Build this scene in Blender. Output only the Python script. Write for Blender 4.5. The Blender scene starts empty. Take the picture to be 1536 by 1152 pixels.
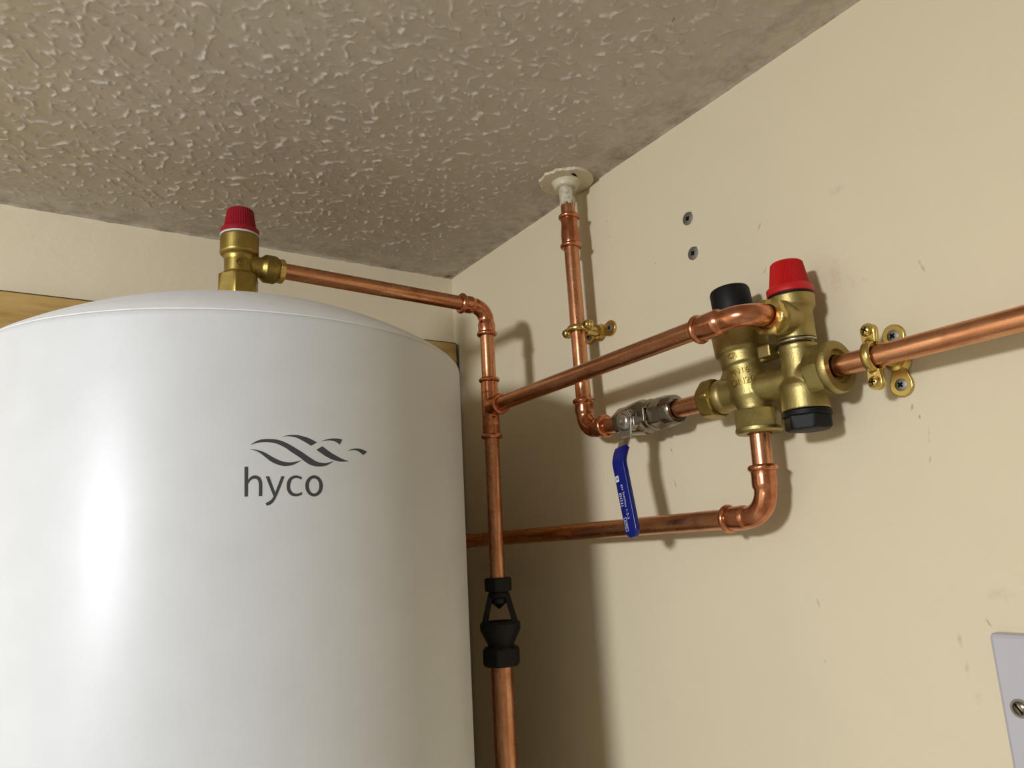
import bpy, bmesh, math, random
import numpy as np
from mathutils import Vector, Matrix

random.seed(4)
PI = math.pi
EYE = 2016.5            # height of the camera above the floor, mm
C = bpy.context.scene.collection
sc = bpy.context.scene

# ------------------------------------------------------------------ camera, light, exposure
def W(p):               # mm measured from the camera position -> metres in the room
    return Vector((p[0] * .001, p[1] * .001, (p[2] + EYE) * .001))

cam_data = bpy.data.cameras.new('camera')
cam = bpy.data.objects.new('camera', cam_data)
C.objects.link(cam)
RX = Vector((0.84079403, -0.53876142, -0.05292951))
DY = Vector((0.07323964, 0.21007891, -0.97493734))
FZ = Vector((0.536378, 0.81584495, 0.21609178))
rot = Matrix((RX, -DY, -FZ)).transposed()
cam.matrix_world = Matrix.Translation(W((0, 0, 0))) @ rot.to_4x4()
cam_data.sensor_width = 36
cam_data.lens = 1139.66 / 1536 * 36
cam_data.clip_start = .01
cam_data.clip_end = 50
sc.camera = cam

world = bpy.data.worlds.new('world')
sc.world = world
world.use_nodes = True
world.node_tree.nodes['Background'].inputs[0].default_value = (.9, .85, .75, 1)
world.node_tree.nodes['Background'].inputs[1].default_value = .05

def lamp(name, kind, loc, power, col, size=None, target=None, **kw):
    d = bpy.data.lights.new(name, kind)
    d.energy = power
    d.color = col
    if kind == 'POINT': d.shadow_soft_size = size
    if kind == 'AREA':
        d.shape = 'DISK'; d.size = size
    for k, v in kw.items(): setattr(d, k, v)
    o = bpy.data.objects.new(name, d)
    o.location = W(loc)
    if target is not None:
        o.rotation_euler = (W(target) - W(loc)).to_track_quat('-Z', 'Y').to_euler()
    C.objects.link(o)
    return o

lamp('room_lamp', 'AREA', (-1324, -176, 300), 32.5, (1, 1.035, 1.09), .23, target=(-1003, 381, -466))
sc.view_settings.view_transform = 'Standard'
sc.view_settings.look = 'None'
sc.view_settings.gamma = 1
sc.view_settings.use_curve_mapping = False
sc.view_settings.exposure = 0.0

# ------------------------------------------------------------------ materials
def srgb(r, g, b):
    f = lambda c: (c / 255 / 12.92) if c / 255 <= .04045 else ((c / 255 + .055) / 1.055) ** 2.4
    return (f(r), f(g), f(b), 1)

class NT:
    def __init__(s, name):
        s.m = bpy.data.materials.new(name); s.m.use_nodes = True
        s.t = s.m.node_tree; s.n = s.t.nodes; s.l = s.t.links
        s.b = s.n['Principled BSDF']
    def node(s, typ, **kw):
        n = s.n.new(typ)
        for k, v in kw.items():
            if k.startswith('i_'):
                k = k[2:]; k = int(k) if k.isdigit() else k.replace('_', ' ')
                if hasattr(v, 'node'): s.l.new(v, n.inputs[k])
                else: n.inputs[k].default_value = v
            else: setattr(n, k, v)
        return n
    def coord(s, kind='Object'):
        return s.node('ShaderNodeTexCoord').outputs[kind]
    def noise(s, scale, detail=3, rough=.5, vec=None, out='Fac'):
        n = s.node('ShaderNodeTexNoise', i_Scale=scale, i_Detail=detail, i_Roughness=rough)
        s.l.new(vec if vec is not None else s.coord(), n.inputs['Vector'])
        return n.outputs[out]
    def ramp(s, fac, stops):
        n = s.node('ShaderNodeValToRGB'); s.l.new(fac, n.inputs[0])
        e = n.color_ramp.elements
        while len(e) < len(stops): e.new(.5)
        for el, (p, c) in zip(e, stops):
            el.position = p; el.color = c if len(c) == 4 else (*c, 1)
        return n.outputs[0]
    def math(s, op, a, b=None, clamp=False):
        n = s.node('ShaderNodeMath', operation=op, use_clamp=clamp)
        for i, v in enumerate((a, b)):
            if v is None: continue
            if hasattr(v, 'node'): s.l.new(v, n.inputs[i])
            else: n.inputs[i].default_value = v
        return n.outputs[0]
    def mix(s, fac, a, b):
        n = s.node('ShaderNodeMix', data_type='RGBA')
        for k, v in ((0, fac), (6, a), (7, b)):
            if hasattr(v, 'node'): s.l.new(v, n.inputs[k])
            else: n.inputs[k].default_value = v
        return n.outputs[2]
    def bump(s, h, strength, dist, prev=None):
        n = s.node('ShaderNodeBump', i_Strength=strength, i_Distance=dist)
        s.l.new(h, n.inputs['Height'])
        if prev is not None: s.l.new(prev, n.inputs['Normal'])
        s.l.new(n.outputs[0], s.b.inputs['Normal'])
        return n.outputs[0]
    def set(s, **kw):
        for k, v in kw.items():
            k = k.replace('_', ' ')
            if hasattr(v, 'node'): s.l.new(v, s.b.inputs[k])
            else: s.b.inputs[k].default_value = v

def spots_mask(t, spots, comp):
    """small stains and scratches that stay on the wall: (u, v, half_u, half_v, tilt_deg, strength)"""
    co = t.node('ShaderNodeTexCoord').outputs['Object']
    nz = t.noise(260, 2, .6)
    acc = None
    for (u, v, hu, hv, ang, st) in spots:
        mp = t.node('ShaderNodeMapping', vector_type='TEXTURE')
        mp.inputs['Location'].default_value = comp(u, v)
        if comp(1, 0)[0]:   # xz or xy plane
            isxy = comp(0, 1)[2] == 0
            mp.inputs['Rotation'].default_value = (0, 0, math.radians(ang)) if isxy else (0, -math.radians(ang), 0)
            sc_ = (hu, hv, 1e3) if isxy else (hu, 1e3, hv)
        else:
            mp.inputs['Rotation'].default_value = (math.radians(ang), 0, 0)
            sc_ = (1e3, hu, hv)
        mp.inputs['Scale'].default_value = [q * .001 for q in sc_]
        t.l.new(co, mp.inputs['Vector'])
        ln = t.node('ShaderNodeVectorMath', operation='LENGTH'); t.l.new(mp.outputs[0], ln.inputs[0])
        d = t.math('ADD', ln.outputs['Value'], t.math('MULTIPLY', t.math('SUBTRACT', nz, .5), 1.6))
        k = t.math('MULTIPLY', t.math('SUBTRACT', 1.0, d, True), st)
        acc = k if acc is None else t.math('MAXIMUM', acc, k)
    return t.math('MULTIPLY', acc, 1.0, True)

def mat_wall(name, base, spots, comp, pink=None):
    t = NT(name)
    big = t.noise(3.2, 4, .55)
    col = t.ramp(big, [(.3, srgb(*[c * .965 for c in base])), (.7, srgb(*base))])
    m = spots_mask(t, spots, comp)
    col = t.mix(m, col, srgb(88, 74, 52))
    if pink:
        m2 = spots_mask(t, pink, comp)
        col = t.mix(m2, col, srgb(188, 128, 110))
    t.set(Base_Color=col, Roughness=.6)
    t.b.inputs['Specular IOR Level'].default_value = .35
    n1 = t.bump(t.noise(22, 3, .55), .5, .0022)
    n2 = t.bump(t.noise(120, 4, .6), .45, .0005, n1)
    return t.m

MW_RIGHT = mat_wall('magnolia_wall_paint', (226, 213, 183), [
    (364, -48, 1.6, 5, -18, .6), (267, -67, 2, 7, 0, .3), (265.5, -83, 2, 6, 0, .3), (261, -101, 4, 4, 0, .2),
    (496.9, 83, .8, 6, -14, .9), (496, 52, .8, 5, -10, .9), (554, 337, 1.5, 1.2, 0, .7), (558, 331, 1.5, 2.2, 20, .7), (556, 313, 2, 3, 0, .4),
    (553, 300, 1.2, 1, 0, .8), (249.4, 171, 1.4, 7, -15, .5), (290.8, 175.8, 3, 3, 0, .2), (272, 80, 1.2, 2.4, 20, .8),
    (268, 73, 1, 2, 0, .8), (266, 44, 1, 4, 20, .5), (264, 60, 1.2, 6, 10, .3), (577, 200, .8, .8, 0, 1),
    (372, 250, .9, 5, 35, .6), (372, 212, 1.2, 5, 30, .5), (240, -40, 12, 5, 0, .15), (300, 250, 7, 4, 0, .18),
    (494, 262, 1, 1, 0, .7), (618, 300, 2, 2, 0, .2), (365, -88, 1.6, 2, 0, .4), (248, -56, 1, 3, -25, .8)],
    lambda u, v: (0, u * .001, v * .001), pink=[(312, 186, 9, 16, 10, .28), (300, 178, 6, 8, 0, .22)])
MW_BACK = mat_wall('magnolia_back_wall_paint', (228, 215, 186), [
    (49, 329, 1.6, 1.2, 0, .95), (-6, 352, 4, 2, 30, .3), (-20, 341, 5, 1.4, -20, .25), (487, 381, 6, 5, 0, 1),
    (486, 366, 2, 12, 8, .5), (484, 345, 1.5, 9, -6, .35), (478, 376, 10, 3, 0, .4)],
    lambda u, v: (u * .001, 0, v * .001))
MW_PLAIN = mat_wall('plain_room_paint', (232, 229, 222), [(0, 0, 1, 1, 0, .1)], lambda u, v: (0, u * .001, v * .001))

def mat_ceiling():
    t = NT('artex_ceiling_paint')
    big = t.noise(5, 3, .5)
    col = t.ramp(big, [(.3, srgb(202, 194, 182)), (.7, srgb(210, 203, 191))])
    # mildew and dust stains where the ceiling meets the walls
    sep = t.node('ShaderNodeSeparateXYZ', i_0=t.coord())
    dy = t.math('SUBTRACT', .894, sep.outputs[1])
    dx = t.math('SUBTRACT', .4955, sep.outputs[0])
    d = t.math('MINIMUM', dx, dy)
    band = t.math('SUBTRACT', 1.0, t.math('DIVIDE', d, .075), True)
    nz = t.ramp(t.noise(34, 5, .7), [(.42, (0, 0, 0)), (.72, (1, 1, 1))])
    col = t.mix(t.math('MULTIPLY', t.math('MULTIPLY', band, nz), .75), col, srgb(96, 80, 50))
    m = spots_mask(t, [(388, 343, 6, .7, 62, 1), (487, 888, 6, 6, 0, 1), (420, 372, 5, 5, 0, .12), (352, 372, 1, 1, 0, .9), (490, 870, 2, 7, 0, .6)],
                   lambda u, v: (u * .001, v * .001, 0))
    col = t.mix(m, col, srgb(50, 36, 24))
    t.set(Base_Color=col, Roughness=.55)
    t.b.inputs['Specular IOR Level'].default_value = .4
    t.bump(t.noise(300, 3, .6), .35, .0005)
    return t.m
M_CEIL = mat_ceiling()

def mat_copper(name, base, dark, rough, blot=1.0, printed=False):
    t = NT(name)
    if printed:
        uv = t.node('ShaderNodeUVMap').outputs[0]
        mp = t.node('ShaderNodeMapping'); mp.inputs['Scale'].default_value = (9, 22, 1); t.l.new(uv, mp.inputs[0])
        streak = t.noise(1.0, 4, .6, mp.outputs[0])
    else:
        streak = t.noise(95, 4, .6)
    fac = t.ramp(streak, [(.34, (0, 0, 0)), (.66, (1, 1, 1))])
    col = t.mix(fac, dark, base)
    pat = t.ramp(t.noise(38, 4, .62), [(.55, (0, 0, 0)), (.72, (1, 1, 1))])
    col = t.mix(t.math('MULTIPLY', pat, .45 * blot), col, srgb(150, 78, 50))
    if printed:
        sx = t.node('ShaderNodeSeparateXYZ', i_0=uv)
        band = t.math('LESS_THAN', t.math('ABSOLUTE', t.math('SUBTRACT', sx.outputs[0], .5)), .022)
        mp2 = t.node('ShaderNodeMapping'); mp2.inputs['Scale'].default_value = (38, 620, 1); t.l.new(uv, mp2.inputs[0])
        ch = t.math('GREATER_THAN', t.noise(1.0, 2, .6, mp2.outputs[0]), .56)
        mp3 = t.node('ShaderNodeMapping'); mp3.inputs['Scale'].default_value = (0, 30, 1); t.l.new(uv, mp3.inputs[0])
        gate = t.math('GREATER_THAN', t.noise(1.0, 1, .5, mp3.outputs[0]), .47)
        mk = t.math('MULTIPLY', t.math('MULTIPLY', band, ch), t.math('MULTIPLY', gate, .7))
        col = t.mix(mk, col, srgb(60, 28, 18))
    t.set(Base_Color=col, Metallic=1.0, Roughness=t.math('ADD', t.math('MULTIPLY', t.noise(60, 3, .6), .16), rough - .08))
    t.bump(t.noise(140, 3, .6), .12, .0006 * blot)
    return t.m
M_PIPE = mat_copper('drawn_copper', srgb(226, 170, 134), srgb(196, 132, 94), .27, 1.0, True)
M_FIT = mat_copper('fitting_copper', srgb(220, 154, 118), srgb(182, 112, 78), .22, 1.3)

def mat_metal(name, a, b, rough, scale=160, bump=.25, dist=.0003, metallic=1.0):
    t = NT(name)
    f = t.ramp(t.noise(scale * .35, 4, .6), [(.35, (0, 0, 0)), (.65, (1, 1, 1))])
    t.set(Base_Color=t.mix(f, a, b), Metallic=metallic,
          Roughness=t.math('ADD', t.math('MULTIPLY', t.noise(scale * .5, 2), .12), rough - .06))
    if bump: t.bump(t.noise(scale * 6, 2, .6), bump, dist)
    return t.m
M_BRASS = mat_metal('cast_brass', srgb(160, 144, 92), srgb(180, 164, 108), .44, 160, .5, .0003)
M_BRASS2 = mat_metal('turned_brass', srgb(198, 174, 104), srgb(212, 188, 118), .26, 160, .12, .0002)
M_BRASSD = mat_metal('darker_forged_brass', srgb(146, 126, 68), srgb(170, 148, 84), .38, 160, .4, .0003)
M_CHROME = mat_metal('nickel_plate', srgb(134, 128, 116), srgb(164, 158, 146), .21, 120, .1, .0003)
M_STEEL = mat_metal('zinc_plated_steel', srgb(178, 176, 168), srgb(198, 196, 190), .25, 120, .15, .0002)
M_SCREWG = mat_metal('dull_zinc', srgb(128, 126, 118), srgb(144, 142, 134), .5, 120, .2, .0002, .8)

def mat_plastic(name, col, rough, spec=.5, bump=0, scale=400, coat=0):
    t = NT(name)
    f = t.noise(40, 3)
    c2 = tuple(v * .9 for v in col[:3]) + (1,)
    t.set(Base_Color=t.mix(f, c2, col), Roughness=rough)
    t.b.inputs['Specular IOR Level'].default_value = spec
    t.b.inputs['Coat Weight'].default_value = coat
    if bump: t.bump(t.noise(scale, 3), bump, .0004)
    return t.m
M_RED = mat_plastic('bright_red_plastic', srgb(196, 22, 26), .42)
M_CRIMSON = mat_plastic('crimson_plastic', srgb(150, 12, 34), .42)
M_BLACK = mat_plastic('black_plastic', srgb(12, 12, 14), .55, .28)
M_TUN = mat_plastic('matt_black_plastic', srgb(17, 17, 18), .55, .35)
M_BLUE = mat_plastic('blue_vinyl', srgb(3, 20, 112), .25)
M_WHITE = mat_plastic('white_print', srgb(225, 228, 230), .5)
M_WASHER = mat_plastic('white_washer_plastic', srgb(205, 200, 196), .5)
M_PLATE = mat_plastic('white_moulded_plastic', srgb(190, 188, 194), .35)
M_TANK = mat_plastic('white_satin_enamel', srgb(210, 212, 213), .40, .45, .02, 30)
M_DOME = mat_plastic('white_textured_lid', srgb(236, 237, 238), .5, .5, .5, 900)
M_LOGO = mat_plastic('dark_grey_print', srgb(68, 70, 74), .5, .3)
def mat_oldpaint():
    t = NT('old_cream_paint')
    f = t.ramp(t.noise(170, 4, .7), [(.45, (0, 0, 0)), (.62, (1, 1, 1))])
    t.set(Base_Color=t.mix(f, srgb(204, 196, 170), srgb(150, 146, 128)), Roughness=.6)
    t.bump(t.noise(300, 4, .7), .9, .0008)
    return t.m
M_OLDP = mat_oldpaint()
M_ROSE = mat_plastic('cream_rose_plastic', srgb(216, 206, 178), .4, .5, .3, 120)
M_VOID = mat_plastic('dark_recess', srgb(14, 13, 12), .8, .1)
M_FLOOR = mat_plastic('pale_lino', srgb(190, 186, 178), .6)

def mat_wood():
    t = NT('varnished_plywood')
    mp = t.node('ShaderNodeMapping'); mp.inputs['Scale'].default_value = (1.3, 6, 9); t.l.new(t.coord(), mp.inputs[0])
    g = t.noise(7, 6, .65, mp.outputs[0])
    col = t.ramp(g, [(.3, srgb(150, 118, 62)), (.5, srgb(182, 150, 88)), (.72, srgb(196, 166, 104))])
    t.set(Base_Color=col, Roughness=.5)
    t.bump(g, .2, .0006)
    return t.m
M_WOOD = mat_wood()
M_GAPSHADE = mat_plastic('painted_gap_shadow', srgb(78, 60, 32), .7, .3, .4, 300)  # dark brown standing in for shadow in the gap around the board

# ------------------------------------------------------------------ mesh builder (mm in, metres out)
class MB:
    def __init__(s):
        s.v = []; s.f = []; s.uv = []
    def quad_rings(s, rings, closed=True, uvs=None, cap0=True, cap1=True):
        n = len(rings[0]); base = len(s.v)
        for r in rings: s.v.extend(r)
        for i in range(len(rings) - 1):
            for j in range(n if closed else n - 1):
                k = (j + 1) % n
                s.f.append((base + i * n + j, base + i * n + k, base + (i + 1) * n + k, base + (i + 1) * n + j))
                if uvs: s.uv.append([(j / n, uvs[i]), ((j + 1) / n, uvs[i]), ((j + 1) / n, uvs[i + 1]), (j / n, uvs[i + 1])])
                else: s.uv.append([(0, 0)] * 4)
        if cap0: s.f.append(tuple(base + j for j in range(n))[::-1]); s.uv.append([(0, 0)] * n)
        if cap1: s.f.append(tuple(base + (len(rings) - 1) * n + j for j in range(n))); s.uv.append([(0, 0)] * n)
    def tube(s, path, radii, seg=36, up=None, cap=True):
        path = [Vector(p) for p in path]
        if not hasattr(radii, '__len__'): radii = [radii] * len(path)
        rings = []; L = 0; uvs = []
        t0 = (path[1] - path[0]).normalized()
        u = Vector(up) if up is not None else (Vector((0, 0, 1)) if abs(t0.z) < .9 else Vector((-1, 0, 0)))
        u = (u - t0 * u.dot(t0)).normalized()
        for i, p in enumerate(path):
            if i == 0: t = t0
            elif i == len(path) - 1: t = (path[i] - path[i - 1]).normalized()
            else: t = ((path[i] - path[i - 1]).normalized() + (path[i + 1] - path[i]).normalized()).normalized()
            if i: L += (path[i] - path[i - 1]).length
            u = (u - t * u.dot(t)).normalized(); w = t.cross(u)
            # u = direction of uv seam opposite; print line lies at uv x = .5
            rings.append([p - (u * math.cos(2 * PI * j / seg) + w * math.sin(2 * PI * j / seg)) * radii[i] for j in range(seg)])
            uvs.append(L * .001)
        s.quad_rings(rings, uvs=uvs, cap0=cap, cap1=cap)
    def lathe(s, prof, origin, axis, seg=40, phase=0., cap=True, up=None):
        """prof: [(h, r)] r may be a function of the angle"""
        o = Vector(origin); a = Vector(axis).normalized()
        u = Vector(up) if up is not None else (Vector((0, 0, 1)) if abs(a.z) < .9 else Vector((-1, 0, 0)))
        u = (u - a * u.dot(a)).normalized(); w = a.cross(u)
        rings = []
        for h, r in prof:
            ring = []
            for j in range(seg):
                an = 2 * PI * j / seg
                rr = r(an + phase) if callable(r) else r
                ring.append(o + a * h + (u * math.cos(an) + w * math.sin(an)) * rr)
            rings.append(ring)
        s.quad_rings(rings, cap0=cap, cap1=cap)
    def nut(s, origin, axis, length, ap, phase=0., ch=None, bore=None, up=None, chs=(True, True)):
        ch = ch or ap * .12
        hexr = lambda k: (lambda an: min(ap / math.cos(((an + PI / 6) % (PI / 3)) - PI / 6), ap * k))
        prof = []
        if chs[0]: prof += [(0, ap * .97), (ch * .45, hexr(1.08))]
        else: prof += [(0, hexr(1.16))]
        prof += [(ch, hexr(1.16)), (length - ch, hexr(1.16))]
        if chs[1]: prof += [(length - ch * .45, hexr(1.08)), (length, ap * .97)]
        else: prof += [(length, hexr(1.16))]
        if bore: prof += [(length, bore), (length - 2.5, bore - .4), (length - 2.6, .1)]
        s.lathe(prof, origin, axis, 72, phase, up=up)
    def box(s, c, size, R=None):
        c = Vector(c); b = len(s.v)
        for x in (-.5, .5):
            for y in (-.5, .5):
                for z in (-.5, .5):
                    d = Vector((x * size[0], y * size[1], z * size[2]))
                    s.v.append(c + (R @ d if R is not None else d))
        for f in ((0, 1, 3, 2), (4, 6, 7, 5), (0, 4, 5, 1), (2, 3, 7, 6), (0, 2, 6, 4), (1, 5, 7, 3)):
            s.f.append(tuple(b + i for i in f)); s.uv.append([(0, 0)] * 4)
    def prism(s, outline, origin, ux, uy, depth):
        """outline in the plane (ux, uy) extruded by depth along ux x uy"""
        ux = Vector(ux).normalized(); uy = Vector(uy).normalized(); n = ux.cross(uy)
        o = Vector(origin)
        s.quad_rings([[o + ux * x + uy * y + n * d for x, y in outline] for d in (0, depth)])
    def build(s, name, mat, parent=None, loc=None, smooth=35, bevel=0, remesh=0, rlev=0):
        base = Vector(loc) if loc is not None else None
        if parent is not None:
            root = parent
            while root.parent is not None: root = root.parent
            base = LOC[root.name]
        if base is None: base = sum((Vector(p) for p in s.v), Vector()) / len(s.v)
        me = bpy.data.meshes.new(name)
        me.from_pydata([tuple((Vector(p) - base) * .001) for p in s.v], [], s.f)
        uvl = me.uv_layers.new(name='UVMap')
        flat = [c for poly in s.uv for p in poly for c in p]
        if len(flat) == len(uvl.data) * 2: uvl.data.foreach_set('uv', flat)
        bm = bmesh.new(); bm.from_mesh(me); bmesh.ops.recalc_face_normals(bm, faces=bm.faces); bm.to_mesh(me); bm.free()
        me.materials.append(mat)
        me.polygons.foreach_set('use_smooth', [True] * len(me.polygons))
        me.set_sharp_from_angle(angle=math.radians(smooth))
        o = bpy.data.objects.new(name, me)
        C.objects.link(o)
        if parent is not None: o.parent = parent
        else:
            o.location = W(base); LOC[o.name] = base
        if bevel:
            b = o.modifiers.new('bevel', 'BEVEL'); b.width = bevel * .001; b.segments = 3; b.limit_method = 'ANGLE'
        if remesh:
            r = o.modifiers.new('cast', 'REMESH'); r.mode = 'VOXEL'; r.voxel_size = remesh * .001; r.use_smooth_shade = True
            k = o.modifiers.new('soften', 'SMOOTH'); k.factor = .5; k.iterations = rlev
        return o
LOC = {}

def thing(name, label, cat, loc, group=None):
    o = bpy.data.objects.new(name, None)
    o.empty_display_size = .02
    C.objects.link(o); o.location = W(loc); LOC[o.name] = Vector(loc)
    return tag(o, label, cat, group)
def tag(o, label, cat, group=None):
    o['label'] = label; o['category'] = cat
    if group: o['group'] = group
    return o
def structure(o):
    o['kind'] = 'structure'; return o
def copy_thing(root, M, label, group=None):
    r = root.copy(); C.objects.link(r); r.matrix_world = M; r['label'] = label
    if group: r['group'] = group
    for ch in root.children:
        c = ch.copy(); C.objects.link(c); c.parent = r
        for g in ch.children:
            d = g.copy(); C.objects.link(d); d.parent = c
    return r
# ------------------------------------------------------------------ the room
XR, YB, H, FL = 495.5, 894.0, 383.5, -EYE
XL, YF = -2300.0, -1700.0
def wall(name, mat, x0, x1, y0, y1, z0, z1):
    m = MB(); m.box(((x0 + x1) / 2, (y0 + y1) / 2, (z0 + z1) / 2), (x1 - x0, y1 - y0, z1 - z0))
    return structure(m.build(name, mat, loc=(0, 0, 0) if name in ('wall_right',) else (0, 0, 0)))
wall('wall_right', MW_RIGHT, XR, XR + 100, YF - 100, YB + 100, FL, H + 60)
wall('wall_back', MW_BACK, XL, XR, YB, YB + 100, FL, H + 60)
wall('wall_left', MW_PLAIN, XL - 100, XL, YF - 100, YB + 100, FL, H + 60)
wall('wall_front', MW_PLAIN, XL, XR, YF - 100, YF, FL, H + 60)
wall('floor', M_FLOOR, XL - 100, XR + 100, YF - 100, YB + 100, FL - 100, FL)

def perlin(x, y, seed):
    rng = np.random.RandomState(seed)
    perm = rng.permutation(256); perm = np.concatenate([perm, perm])
    ga = rng.rand(256) * 2 * np.pi
    xi = np.floor(x).astype(int); yi = np.floor(y).astype(int)
    xf = x - xi; yf = y - yi
    u = xf ** 3 * (xf * (xf * 6 - 15) + 10); v = yf ** 3 * (yf * (yf * 6 - 15) + 10)
    def g(ix, iy, dx, dy):
        h = perm[(perm[ix & 255] + iy) & 255]
        return np.cos(ga[h]) * dx + np.sin(ga[h]) * dy
    a = g(xi, yi, xf, yf); b = g(xi + 1, yi, xf - 1, yf)
    c = g(xi, yi + 1, xf, yf - 1); d = g(xi + 1, yi + 1, xf - 1, yf - 1)
    return (a + u * (b - a)) + v * ((c + u * (d - c)) - (a + u * (b - a)))
def sstep(a, b, x):
    t = np.clip((x - a) / (b - a), 0, 1); return t * t * (3 - 2 * t)

def build_ceiling():
    xs = np.concatenate([np.arange(XL, -160, 80.), np.arange(-160, XR, 1.25), [XR + .5]])
    ys = np.concatenate([np.arange(YF, 220, 80.), np.arange(220, YB, 1.25), [YB + .5]])
    X, Y = np.meshgrid(xs, ys, indexing='ij')
    wx = X + 5 * perlin(X / 23, Y / 23, 1) + 2 * perlin(X / 7, Y / 7, 2)
    wy = Y + 5 * perlin(X / 23 + 40, Y / 23, 3) + 2 * perlin(X / 7 + 9, Y / 7, 4)
    def ridge(s, k, seed): return np.clip(1 - np.abs(perlin(wx / s, wy / s, seed)) * k, 0, 1)
    r1 = ridge(16, 9, 11) ** 1.15 * sstep(-.14, .22, perlin(wx / 10, wy / 10, 12))
    r2 = ridge(10.5, 7, 13) ** 1.3 * sstep(.05, .35, perlin(wx / 7, wy / 7, 14))
    blob = sstep(.30, .62, perlin(wx / 5.5, wy / 5.5, 15))
    h = ARTEX * (r1 * 2.1 + r2 * 1.4 + blob * 1.0 * (r1 + r2 + .12)) + .35 * perlin(X / 30, Y / 30, 16)
    d = np.minimum(XR - X, YB - Y) + 16 * perlin(X / 40, Y / 40, 17)
    h = h * (.10 + .90 * sstep(14, 85, d))
    # brushed paint along the joints
    h = h + .16 * (1 - sstep(10, 50, XR - X)) * perlin(X / 2.4, Y / 60, 18) + .16 * (1 - sstep(10, 50, YB - Y)) * perlin(X / 60, Y / 2.4, 19)
    # ragged little roll of plaster at the joint with the walls
    e = np.minimum(XR - X, YB - Y)
    h = h + (1 - sstep(0, 5, YB - Y)) * (1.2 + 1.2 * perlin(X / 14, Y / 14, 20)) + (1 - sstep(0, 4, XR - X)) * (.5 + .35 * perlin(X / 18, Y / 18, 21))
    rr = np.hypot(X - 465.5, Y - 583)          # flat where the rose sits
    h = h * sstep(27, 36, rr)
    coarse = (X < -160) | (Y < 220)
    h = np.where(coarse, .3, h)
    Z = H - h
    nx, ny = X.shape
    co = np.stack([X * .001, Y * .001, (Z + 0) * .001], -1).reshape(-1, 3)
    idx = np.arange(nx * ny).reshape(nx, ny)
    q = np.stack([idx[:-1, :-1], idx[:-1, 1:], idx[1:, 1:], idx[1:, :-1]], -1).reshape(-1, 4)
    me = bpy.data.meshes.new('ceiling')
    me.vertices.add(len(co)); me.vertices.foreach_set('co', co.ravel())
    me.loops.add(q.size); me.loops.foreach_set('vertex_index', q.ravel().astype(np.int32))
    me.polygons.add(len(q)); me.polygons.foreach_set('loop_start', np.arange(0, q.size, 4, dtype=np.int32))
    me.polygons.foreach_set('use_smooth', np.ones(len(q), bool))
    me.update(); me.validate()
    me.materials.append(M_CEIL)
    o = bpy.data.objects.new('ceiling', me); o.location = (0, 0, EYE * .001); C.objects.link(o)
    structure(o)
ARTEX = 1.0
build_ceiling()

# ------------------------------------------------------------------ plywood backing board
b = MB(); b.box(((-560 + 490) / 2, 886, (283 - 1000) / 2), (1050, 14, 1283))
o = b.build('backing_board', M_WOOD, loc=(-35, 893, -1000), bevel=.6)
tag(o, 'varnished plywood backing board fixed to the wall behind the white cylinder', 'board')
for c, s_ in (((-35, 886.5, 283.6), (1050, 14, 1.2)), ((490.6, 886.5, -358.5), (1.2, 14, 1283))):  # thin dark strips paint the shadow line along the top and right edges
    e = MB(); e.box(c, s_); ed = e.build('edge_shadow_strip', M_GAPSHADE, parent=o); ed['label'] = 'dark rough edge of the board'

# ------------------------------------------------------------------ the water heater
TX, TY, TR = 155.4, 676.4, 195.6
tank = thing('water_heater', 'large white cylindrical water heater with a domed lid and a printed logo', 'water heater', (TX, TY, -820))
b = MB()
b.lathe([(-820, 150), (-818, 186), (-805, 195), (-790, TR), (158, TR), (161.2, TR - .6), (163, TR - 2.6)], (TX, TY, 0), (0, 0, 1), 180)
b.build('body', M_TANK, parent=tank, smooth=50)
b = MB(); hh = 60.0; S_ = (TR * TR + hh * hh) / (2 * hh)
pr = [(162.0, TR - 2.2), (163.6, TR - 2.6)]
for i in range(1, 30):
    r = (TR - 3) * (1 - i / 30); pr.append((163 + hh - S_ + math.sqrt(S_ * S_ - r * r), r))
b.lathe(pr, (TX, TY, 0), (0, 0, 1), 180)
lid = b.build('domed_lid', M_DOME, parent=tank)
b = MB(); b.lathe([(0, 30), (2.5, 29.5), (3.5, 27)], (TX, TY, 221), (0, 0, 1), 64)
b.build('lid_boss', M_DOME, parent=lid)
for zc in (60, -560):
    b = MB(); b.box((TX, 875, zc), (180, 8.0, 50)); b.build('wall_bracket', M_STEEL, parent=tank, bevel=.5)

def catmull(pts, n):
    pts = [pts[0]] + list(pts) + [pts[-1]]
    P = [Vector((p[0], p[1], 0)) for p in pts]; out = []
    for i in range(1, len(P) - 2):
        for k in range(8):
            t = k / 8
            out.append(.5 * ((2 * P[i]) + (-P[i - 1] + P[i + 1]) * t + (2 * P[i - 1] - 5 * P[i] + 4 * P[i + 1] - P[i + 2]) * t * t
                             + (-P[i - 1] + 3 * P[i] - 3 * P[i + 1] + P[i + 2]) * t ** 3))
    out.append(P[-2])
    L = [0]
    for i in range(1, len(out)): L.append(L[-1] + ((out[i] - out[i - 1]) * 1).length)
    res = []; j = 0
    for k in range(n + 1):
        d = L[-1] * k / n
        while j < len(L) - 2 and L[j + 1] < d: j += 1
        f = (d - L[j]) / max(1e-9, L[j + 1] - L[j]); res.append(out[j].lerp(out[j + 1], min(1, f)))
    return res
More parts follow.
